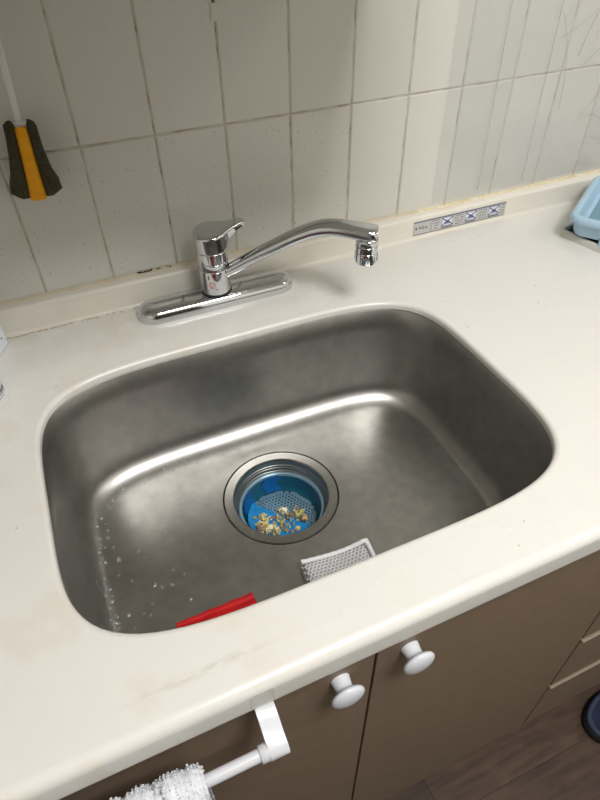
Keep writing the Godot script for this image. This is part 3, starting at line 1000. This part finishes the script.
func towel() -> void:
	var t := thing("towel", "white terry towel bunched over the towel bar", "towel", BAR)
	var f := FastNoiseLite.new()
	f.seed = 8
	f.frequency = 1.0
	f.fractal_octaves = 2
	var fuzz := FastNoiseLite.new()
	fuzz.seed = 12
	fuzz.frequency = 260.0
	fuzz.fractal_octaves = 2
	var st := begin()
	var rows := []
	var nx := 150
	for i in nx + 1:
		var u := float(i) / nx
		var x := -0.066 - 0.27 * u + 0.003 * f.get_noise_1d(i * 0.9)
		var row := PackedVector3Array()
		var puff: float = 0.0060 + 0.0040 * abs(sin(x * 150.0 + 2.0 * f.get_noise_1d(x * 30.0)))
		if i < 6: puff *= 0.35 + 0.65 * i / 6.0
		var n := 110
		for j in n + 1:
			# down the front, over the bar, down the back, round again as a closed thick cloth
			var v := float(j) / n
			var p: Vector2
			var nr: Vector2
			var sag := 0.24
			if v < 0.4:
				var g := v / 0.4
				p = Vector2(0.0085 + 0.010 * (1 - g) * (1 + 0.5 * f.get_noise_2d(x * 25.0, g * 3.0)), -sag * (1 - g))
				nr = Vector2(1, 0.0)
			elif v < 0.6:
				var ang := PI * (v - 0.4) / 0.2
				p = Vector2(cos(ang), sin(ang)) * 0.0085
				nr = Vector2(cos(ang), sin(ang))
			else:
				var g := (v - 0.6) / 0.4
				p = Vector2(-0.0085 - 0.002 * g, -0.2 * g)
				nr = Vector2(-1, 0)
			var bump: float = puff * (1.0 if v < 0.6 else 0.4) + 0.0022 * fuzz.get_noise_3d(x, p.y, p.x)
			if v < 0.4: bump += 0.006 * (1 - v / 0.4) * sin(x * 90.0 + 3.0 * f.get_noise_1d(x * 20.0))
			p += nr * bump
			row.append(Vector3(x, p.y, p.x))
		rows.append(row)
	skin(st, rows, false, 1)
	put("cloth", done(st), M.towel, t)
	# loops of terry pile along the folds
	st = begin()
	st.set_smooth_group(-1)
	for k in 14000:
		var row: PackedVector3Array = rows[rng.randi_range(0, nx - 1)]
		var j := rng.randi_range(20, 72)
		var p := row[j]
		var out := (row[j + 1] - row[j - 1]).cross(Vector3.RIGHT).normalized()
		if out.dot(Vector3(0, p.y, p.z).normalized()) < 0: out = -out
		var d := (out + Vector3(rng.randf_range(-0.8, 0.8), rng.randf_range(-0.5, 0.5), rng.randf_range(-0.5, 0.5))).normalized()
		var side := d.cross(Vector3(rng.randf() - 0.5, rng.randf() - 0.5, rng.randf() - 0.5)).normalized() * 0.0011
		var l := rng.randf_range(0.0005, 0.0010)
		for q in [p - side, p + side, p + d * l + side * 0.5, p - side, p + d * l + side * 0.5, p + d * l - side * 0.5]: st.add_vertex(q)
	var pile := put("terry_pile", done(st), M.towel, t)
	pile.set_meta("kind", "stuff")

# ---------------------------------------------------------------- things on the right end of the counter
func rounded_rect(hx: float, hz: float, r: float, y: float, seg := 8) -> PackedVector3Array:
	var l := PackedVector3Array()
	for c in [[1, 1, 0], [-1, 1, 90], [-1, -1, 180], [1, -1, 270]]:
		for i in seg + 1:
			var a := deg_to_rad(c[2] + 90.0 * i / seg)
			l.append(Vector3(c[0] * (hx - r) + cos(a) * r, y, c[1] * (hz - r) + sin(a) * r))
	return l

func tub_and_tray() -> void:
	# low tray with a pale rim and dark inside, left side square to the wall
	var ty := thing("drip_tray", "low tray with a pale rim and dark blue inside under the blue tub", "tray", Vector3(0.474, C, 0.1155) + Basis(Vector3.UP, deg_to_rad(12.0)) * Vector3(0.15, 0, 0.17))
	ty.rotation.y = deg_to_rad(12.0)
	var st := begin()
	var rows := []
	for p in [[0.0, 0.0], [0.0, 0.010], [0.0012, 0.0120], [0.005, 0.0120], [0.0062, 0.0108], [0.0062, 0.004]]:
		rows.append(rounded_rect(0.15 - p[0], 0.17 - p[0], 0.012 - p[0] * 0.8, p[1]))
	skin(st, rows, true, 1)
	put("rim", done(st), M.tray_rim, ty)
	st = begin()
	fan(st, rows[-1], Vector3(0, 0.004, 0), -1)
	put("dark_inside", done(st), M.tray_dark, ty)
	# tub turned a little off square, on short feet
	var turn := deg_to_rad(34.0)
	var corner := Vector3(0.450, C, 0.1485)
	var hx := 0.108
	var hz := 0.115
	var b := Basis(Vector3.UP, turn)
	var tub := thing("blue_tub", "light blue plastic tub with a wide rounded rim standing on the tray", "tub", corner + b * Vector3(hx, 0, hz))
	tub.rotation.y = turn
	st = begin()
	rows = []
	for p in [[0.018, 0.014], [0.014, 0.0155], [0.011, 0.020], [0.0075, 0.033], [0.0040, 0.0345], [0.0008, 0.0365], [0.0, 0.041], [0.0008, 0.0445], [0.003, 0.0465], [0.0075, 0.047], [0.0115, 0.0458], [0.0135, 0.043], [0.016, 0.026], [0.020, 0.0185], [0.024, 0.0175]]:
		rows.append(rounded_rect(hx - p[0], hz - p[0], max(0.026 - p[0] * 0.6, 0.008), p[1] * 1.17, 10))
	skin(st, rows, true, 1)
	put("shell", done(st), M.tub, tub)
	st = begin()
	fan(st, rows[0], Vector3(0, 0.0164, 0), -1)
	put("base", done(st), M.tub, tub)
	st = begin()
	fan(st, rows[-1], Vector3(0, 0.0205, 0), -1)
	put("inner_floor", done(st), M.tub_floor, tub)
	for s in [[-1, -0.35], [-1, 0.6], [1, -0.6], [1, 0.6]]:
		put("foot", rbox(Vector3(0.020, 0.026, 0.045), 0.005), M.tub, tub, Vector3(s[0] * (hx - 0.017), 0.0172, s[1] * (hz - 0.02)))

# ---------------------------------------------------------------- things on the wall
func sponge_brush() -> void:
	var t := thing("sponge_brush", "yellow and dark brown sponge scrubber hanging by a white handle on the tiles", "scrubber", Vector3(-0.3625, ROW + 0.0445, 0.030))
	t.rotation_degrees = Vector3(0, 0, -3.2)
	# flat white handle up to a hook
	var st := begin()
	rbox_into(st, Vector3(0.0076, 0.20, 0.005), 0.002, Vector3(0.0, 0.095, 0))
	put("handle", done(st, false), M.handle_white, t)
	put("clip", rbox(Vector3(0.016, 0.014, 0.012), 0.003), M.handle_white, t, Vector3(0.001, -0.001, 0))
	var core := begin()
	var rows := []
	for e in [[0.0015, 0.0055, 0.010], [0.0, 0.0075, 0.012], [-0.040, 0.0090, 0.014], [-0.080, 0.0108, 0.016], [-0.0855, 0.0102, 0.015], [-0.0865, 0.007, 0.012]]:
		rows.append(slab_loop(0.0, e[0], e[1], e[2]))
	skin(core, rows, true, 1)
	fan(core, rows[-1], Vector3(0, -0.087, 0), 2)
	put("yellow_sponge", done(core), M.sponge_yellow, t)
	for s in [-1.0, 1.0]:
		var pad := begin()
		rows = []
		for e in [[0.004, 0.0030, 0.010, 0.0], [0.001, 0.0052, 0.012, -0.0005], [-0.030, 0.0064, 0.014, -0.0002], [-0.055, 0.0082, 0.016, 0.0004], [-0.068, 0.0104, 0.017, 0.0012], [-0.076, 0.0108, 0.016, 0.0014], [-0.083, 0.0066, 0.013, 0.0004]]:
			var w: float = e[1]
			rows.append(slab_loop(s * (0.0078 + w + e[3]), e[0] + 0.0015 * noise.get_noise_1d(e[0] * 900.0), w, e[2], 0.0007))
		skin(pad, rows, true, 1)
		fan(pad, rows[0], Vector3(s * 0.012, 0.005, 0), 2)
		fan(pad, rows[-1], Vector3(s * 0.016, -0.084, 0), 3)
		put("scrub_pad", done(pad), M.sponge_dark, t)

func slab_loop(x: float, y: float, hx: float, hz: float, rough := 0.0) -> PackedVector3Array:
	var l := PackedVector3Array()
	for i in 28:
		var a := TAU * i / 28
		var q := Vector2(cos(a), sin(a))
		var k := pow(pow(abs(q.x), 3.5) + pow(abs(q.y), 3.5), -1.0 / 3.5)
		var j := rough * noise.get_noise_2d(i * 3.0, y * 700.0) * 2.0
		l.append(Vector3(x + (hx + j) * q.x * k, y, (hz + j) * q.y * k))
	return l

func wall_bits() -> void:
	# scrap of old tape with a hook on the joint between two tiles
	var t := thing("wall_hook", "small dark hook on a scrap of yellowed tape on the tiles", "hook", Vector3(-0.1012, ROW + 0.134, 0.0))
	put("tape_scrap", rbox(Vector3(0.0075, 0.019, 0.0012), 0.0004), M.old_tape, t, Vector3(0, 0, 0.0006))
	put("hook_pin", tube([Vector3(-0.0012, 0.03, 0.001), Vector3(-0.0012, 0.016, 0.002), Vector3(-0.0012, 0.0125, 0.006), Vector3(-0.0012, 0.016, 0.010)], [0.0016], 10), M.hook, t)
	# printed warning label on the upstand
	var x0 := 0.226
	var x1 := 0.428
	var ya := C + 0.006
	var yb := C + 0.032
	var l := thing("warning_label", "narrow printed warning label with three crossed-out pictures on the upstand", "label", Vector3((x0 + x1) / 2, C + 0.019, 0.0196))
	l.rotation_degrees.x = -2.5
	put("backing", rbox(Vector3(x1 - x0, yb - ya, 0.0008), 0.0003), M.label_back, l, Vector3(0, 0, 0.0))
	var st := begin()
	var hx := (x1 - x0) / 2 - 0.0006
	var hy := (yb - ya) / 2 - 0.0006
	var q := [Vector3(-hx, hy, 0.0006), Vector3(hx, hy, 0.0006), Vector3(hx, -hy, 0.0006), Vector3(-hx, -hy, 0.0006)]
	var uv := [Vector2(0, 0), Vector2(1, 0), Vector2(1, 1), Vector2(0, 1)]
	for i in [0, 1, 2, 0, 2, 3]:
		st.set_uv(uv[i])
		st.set_normal(Vector3(0, 0, 1))
		st.add_vertex(q[i])
	put("print", done(st, false), M.label, l)

func film() -> void:
	# wrinkled clear sheet stuck over the tiles at the right
	var st := begin()
	var rows := []
	var f := FastNoiseLite.new()
	f.seed = 17
	f.frequency = 1.0
	f.fractal_octaves = 2
	var nx := 150
	var ny := 100
	var creases := []
	for k in 26:
		creases.append([Vector2(rng.randf_range(0.45, 1.05), rng.randf_range(-0.2, 0.3)), rng.randf_range(0.05, 0.25), rng.randf_range(0.0015, 0.0035)])
	for j in ny + 1:
		var row := PackedVector3Array()
		var y := lerpf(-0.188, 0.42, float(j) / ny)
		for i in nx + 1:
			var x := lerpf(0.270, 1.10, float(i) / nx)
			var amount := smoothstep(0.27, 0.55, x)
			var z := 0.0032 + 0.0012 * amount * f.get_noise_2d(x * 9.0, y * 5.0)
			for c in creases:
				var d: float = abs(Vector2(x, y).distance_to(c[0]) - c[1])
				if d < 0.012: z += amount * c[2] * (1.0 - d / 0.012) * clampf(0.4 + f.get_noise_2d(x * 6.0 + c[1] * 50.0, y * 6.0) * 2.0, 0.0, 1.0)
			for v in [0.352, 0.452, 0.556, 0.655]:
				var d2: float = abs(x - v - 0.01 * y)
				if d2 < 0.004: z += 0.002 * (1.0 - d2 / 0.004)
			row.append(Vector3(x, ROW + y, z))
		rows.append(row)
	skin(st, rows, false, 1)
	var o := put("splash_film", done(st), M.film)
	st = begin()
	var fan_from := Vector2(0.64, 0.17)
	var lines := []
	for k in 18: lines.append([fan_from + Vector2(rng.randf_range(-0.02, 0.05), rng.randf_range(-0.02, 0.02)), deg_to_rad(rng.randf_range(195, 345)), rng.randf_range(0.08, 0.24), rng.randf_range(-1.6, 1.6)])
	for k in 30: lines.append([Vector2(rng.randf_range(0.50, 0.95), rng.randf_range(-0.16, 0.04)), rng.randf() * TAU, rng.randf_range(0.04, 0.16), rng.randf_range(-1.3, 1.3)])
	for x in [0.362, 0.462]: lines.append([Vector2(x - 0.004, 0.36), deg_to_rad(-89.2), 0.54, 0.0])
	for l in lines:
		var p: Vector2 = l[0]
		var a: float = l[1]
		var pts := []
		for i in 15:
			if p.x > 0.275 and p.y > -0.185 and p.y < 0.4: pts.append(Vector3(p.x, ROW + p.y, 0.0052))
			p += Vector2(cos(a), sin(a)) * l[2] / 14.0
			a += l[3] / 14.0
		if pts.size() > 3: tube_into(st, pts, [Vector2(rng.randf_range(0.0004, 0.0011), 0.0004) if absf(l[3]) > 0.0 else Vector2(0.0013, 0.0004)], 4, false)
	put("crease", done(st), M.film_crease, o)
	tag(o, "clear wrinkled plastic film stuck over the tiles at the right", "plastic film")

# ---------------------------------------------------------------- things in the sink
func mesh_sponge() -> void:
	var t := thing("mesh_sponge", "white net scrubbing sponge lying in the front of the sink", "sponge", Vector3(-0.144, FLOOR_Y, 0.4870))
	t.rotation_degrees.y = -5.0
	var hx := 0.047
	var hz := 0.034
	var st := begin()
	var rows := []
	for i in 25:
		var row := PackedVector3Array()
		for j in 19:
			var x := lerpf(-hx, hx, i / 24.0)
			var z := lerpf(-hz, hz, j / 18.0)
			row.append(Vector3(x, pad_top(x, z, hx, hz) - 0.0012, z))
		rows.append(row)
	skin(st, rows, false, 1)
	put("filling", done(st), M.net_inside, t)
	# net of white threads in six-sided meshes over the top and the edge facing the drain
	st = begin()
	var s := 0.0031
	var segs := []
	for j in range(-14, 26):
		for i in range(-12, 13):
			var c := Vector2((i + 0.5 * (j & 1)) * s * 1.732, j * s * 1.5)
			for k in 3:
				var a := Vector2(cos(PI / 6 + k * PI / 3), sin(PI / 6 + k * PI / 3)) * s
				var b := Vector2(cos(PI / 6 + (k + 1) * PI / 3), sin(PI / 6 + (k + 1) * PI / 3)) * s
				if abs(c.x) < hx - 0.002 and c.y < hz - 0.004 and c.y > -hz - 0.014: segs.append([c + a, c + b])
	for g in segs: tube_into(st, [net_point(g[0], hz), net_point(g[1], hz)], [0.00075], 5, false)
	put("net_cover", done(st), M.net_white, t)
	# gathered hem along the far edge
	var hem := []
	for i in 30:
		var x := lerpf(-hx + 0.001, hx - 0.001, i / 29.0)
		hem.append(Vector3(x, 0.0160 + mesh_lift(x) + 0.0006 * sin(i * 1.9), -hz + 0.002))
	hem.append(Vector3(hx - 0.001, 0.0150 + mesh_lift(hx), -hz + 0.010))
	hem.append(Vector3(hx - 0.001, 0.0130 + mesh_lift(hx), hz - 0.008))
	put("hem", tube(hem, [0.0032], 12), M.net_white, t)

func mesh_lift(x: float) -> float:
	return 0.009 * pow(abs(x / 0.047), 2.0) * (1.2 if x > 0 else 0.4)

func pad_top(x: float, z: float, hx: float, hz: float) -> float:
	var u := clampf(abs(x / hx), 0.0, 1.0)
	var v := clampf(abs(z / hz), 0.0, 1.0)
	return 0.002 + (0.0165 + mesh_lift(x)) * pow(1.0 - pow(u, 9.0), 0.4) * pow(1.0 - pow(v, 7.0), 0.4)

func net_point(p: Vector2, hz: float) -> Vector3:
	if p.y > -hz + 0.003: return Vector3(p.x, pad_top(p.x, p.y, 0.047, hz), p.y)
	var drop := -hz + 0.003 - p.y
	return Vector3(p.x, max(pad_top(p.x, -hz + 0.003, 0.047, hz) - drop, 0.001), -hz - 0.001)

func red_cloth() -> void:
	var t := thing("red_cloth", "folded bright red cloth in the front left of the sink", "cloth", Vector3(-0.310, FLOOR_Y, 0.4585))
	t.rotation_degrees.y = -1.0
	var hx := 0.050
	# cloth folded over itself: a rolled far edge, a deep crease, then the flat of the cloth
	var prof := [[0.0, 0.0], [-0.0015, 0.003], [0.0005, 0.0075], [0.0045, 0.0090], [0.0072, 0.0080], [0.0080, 0.0030], [0.0086, 0.0025], [0.0094, 0.0080], [0.0125, 0.0105], [0.020, 0.0108], [0.050, 0.0100], [0.078, 0.0090], [0.082, 0.005], [0.081, 0.0]]
	var st := begin()
	var rows := []
	for i in 31:
		var u := i / 30.0
		var x := lerpf(-hx, hx, u)
		var row := PackedVector3Array()
		for e in prof:
			var z: float = e[0] * (1.0 if e[0] > 0.01 else lerpf(0.75, 1.35, u)) + 0.0012 * noise.get_noise_1d(x * 40.0)
			row.append(Vector3(x, 0.0005 + e[1] * lerpf(0.75, 1.3, u) + 0.0012 * (noise.get_noise_2d(x * 30.0, e[0] * 60.0) if e[1] > 0.001 else 0.0), z))
		rows.append(row)
	skin(st, rows, false, 1)
	for side in [0, 30]:
		var loop := PackedVector3Array(rows[side])
		var mid := Vector3.ZERO
		for p in loop: mid += p / loop.size()
		fan(st, loop, mid, 2)
	put("folded_cloth", done(st), M.red_cloth, t)

# ---------------------------------------------------------------- things at the left edge, slipper
func left_packs() -> void:
	var a := Vector3(-0.470, C, 0.039)
	var along := Vector3(-0.014, 0, 0.029).normalized()
	var away := Vector3(-along.z, 0, along.x)
	var t := thing("carton", "white carton with pale blue print standing left of the tap", "carton", a + along * 0.032 + away * 0.022)
	var b := Basis(along, Vector3.UP, along.cross(Vector3.UP))
	t.basis = b
	put("box", rbox(Vector3(0.064, 0.10, 0.044), 0.0025), M.carton, t, Vector3(0, 0.0502, 0))
	var face := 0.0222 if (b * Vector3(0, 0, 1)).dot(away) < 0 else -0.0222
	for k in 3: put("print_line", rbox(Vector3(0.0035 + 0.002 * k, 0.0026, 0.0006), 0.0002, 1), M.blue_print, t, Vector3(-0.020 + 0.006 * k, 0.018 + 0.009 * k, face))
	var c := thing("soap_bottle", "white bottle with dark lettering standing in front of the white carton", "bottle", Vector3(-0.5115, C, 0.150))
	put("flask", lathe([Vector2(0.0, 0.0), Vector2(0.027, 0.0), Vector2(0.030, 0.003), Vector2(0.030, 0.09), Vector2(0.024, 0.105), Vector2(0.012, 0.112), Vector2(0.012, 0.122), Vector2(0.0, 0.122)], 40), M.carton, c)
	put("cap", lathe([Vector2(0.0145, 0.120), Vector2(0.0145, 0.138), Vector2(0.012, 0.14), Vector2(0.0, 0.14)], 32), M.white_plastic, c)
	for k in 4:
		var ang := deg_to_rad(5.0 + 9.0 * k)
		put("letter", rbox(Vector3(0.0005, 0.006, 0.0022), 0.0002, 1), M.dark_print, c, Vector3(cos(ang) * 0.0302, 0.012, sin(ang) * 0.0302)).rotation.y = -ang

func slipper() -> void:
	var t := thing("slipper", "dark blue slipper with a lighter rim on the floor by the drawers", "slipper", Vector3(0.487, 0, 0.674))
	t.rotation_degrees.y = 6.0
	var st := begin()
	var rows := []
	for p in [[0.002, 0.0], [0.0, 0.004], [0.0, 0.016], [0.003, 0.019]]: rows.append(sole_loop(p[0], p[1]))
	skin(st, rows, true, 1)
	fan(st, rows[-1], Vector3(0, 0.019, 0), 2)
	put("sole", done(st), M.slipper_sole, t)
	st = begin()
	rows = []
	for p in [[0.004, 0.018], [0.003, 0.024], [0.005, 0.029], [0.010, 0.030], [0.014, 0.026], [0.015, 0.020]]: rows.append(sole_loop(p[0], p[1]))
	skin(st, rows, true, 1)
	put("padded_rim", done(st), M.slipper_rim, t)
	st = begin()
	fan(st, sole_loop(0.0145, 0.0225), Vector3(0, 0.021, 0), 2)
	put("insole", done(st), M.slipper_blue, t)
	# upper over the toes
	st = begin()
	rows = []
	for i in 9:
		var row := PackedVector3Array()
		var x := lerpf(0.0, 0.118, i / 8.0)
		var w := 0.05 * sqrt(max(0.0, 1.0 - pow(x / 0.128, 2.6)))
		for j in 13:
			var a := PI * j / 12
			row.append(Vector3(x, 0.018 + (0.052 - 0.2 * x) * sin(a), w * cos(a)))
		rows.append(row)
	skin(st, rows, false, 1)
	put("upper", done(st), M.slipper_blue, t)

func sole_loop(d: float, y: float) -> PackedVector3Array:
	var l := PackedVector3Array()
	for i in 56:
		var a := TAU * i / 56
		var q := Vector2(cos(a), sin(a))
		var k := pow(pow(abs(q.x), 2.5) + pow(abs(q.y), 2.5), -1.0 / 2.5)
		var waist := 1.0 - 0.10 * exp(-pow((q.x + 0.1) / 0.3, 2.0))
		l.append(Vector3((0.13 - d) * q.x * k, y, (0.052 - d) * q.y * k * waist))
	return l
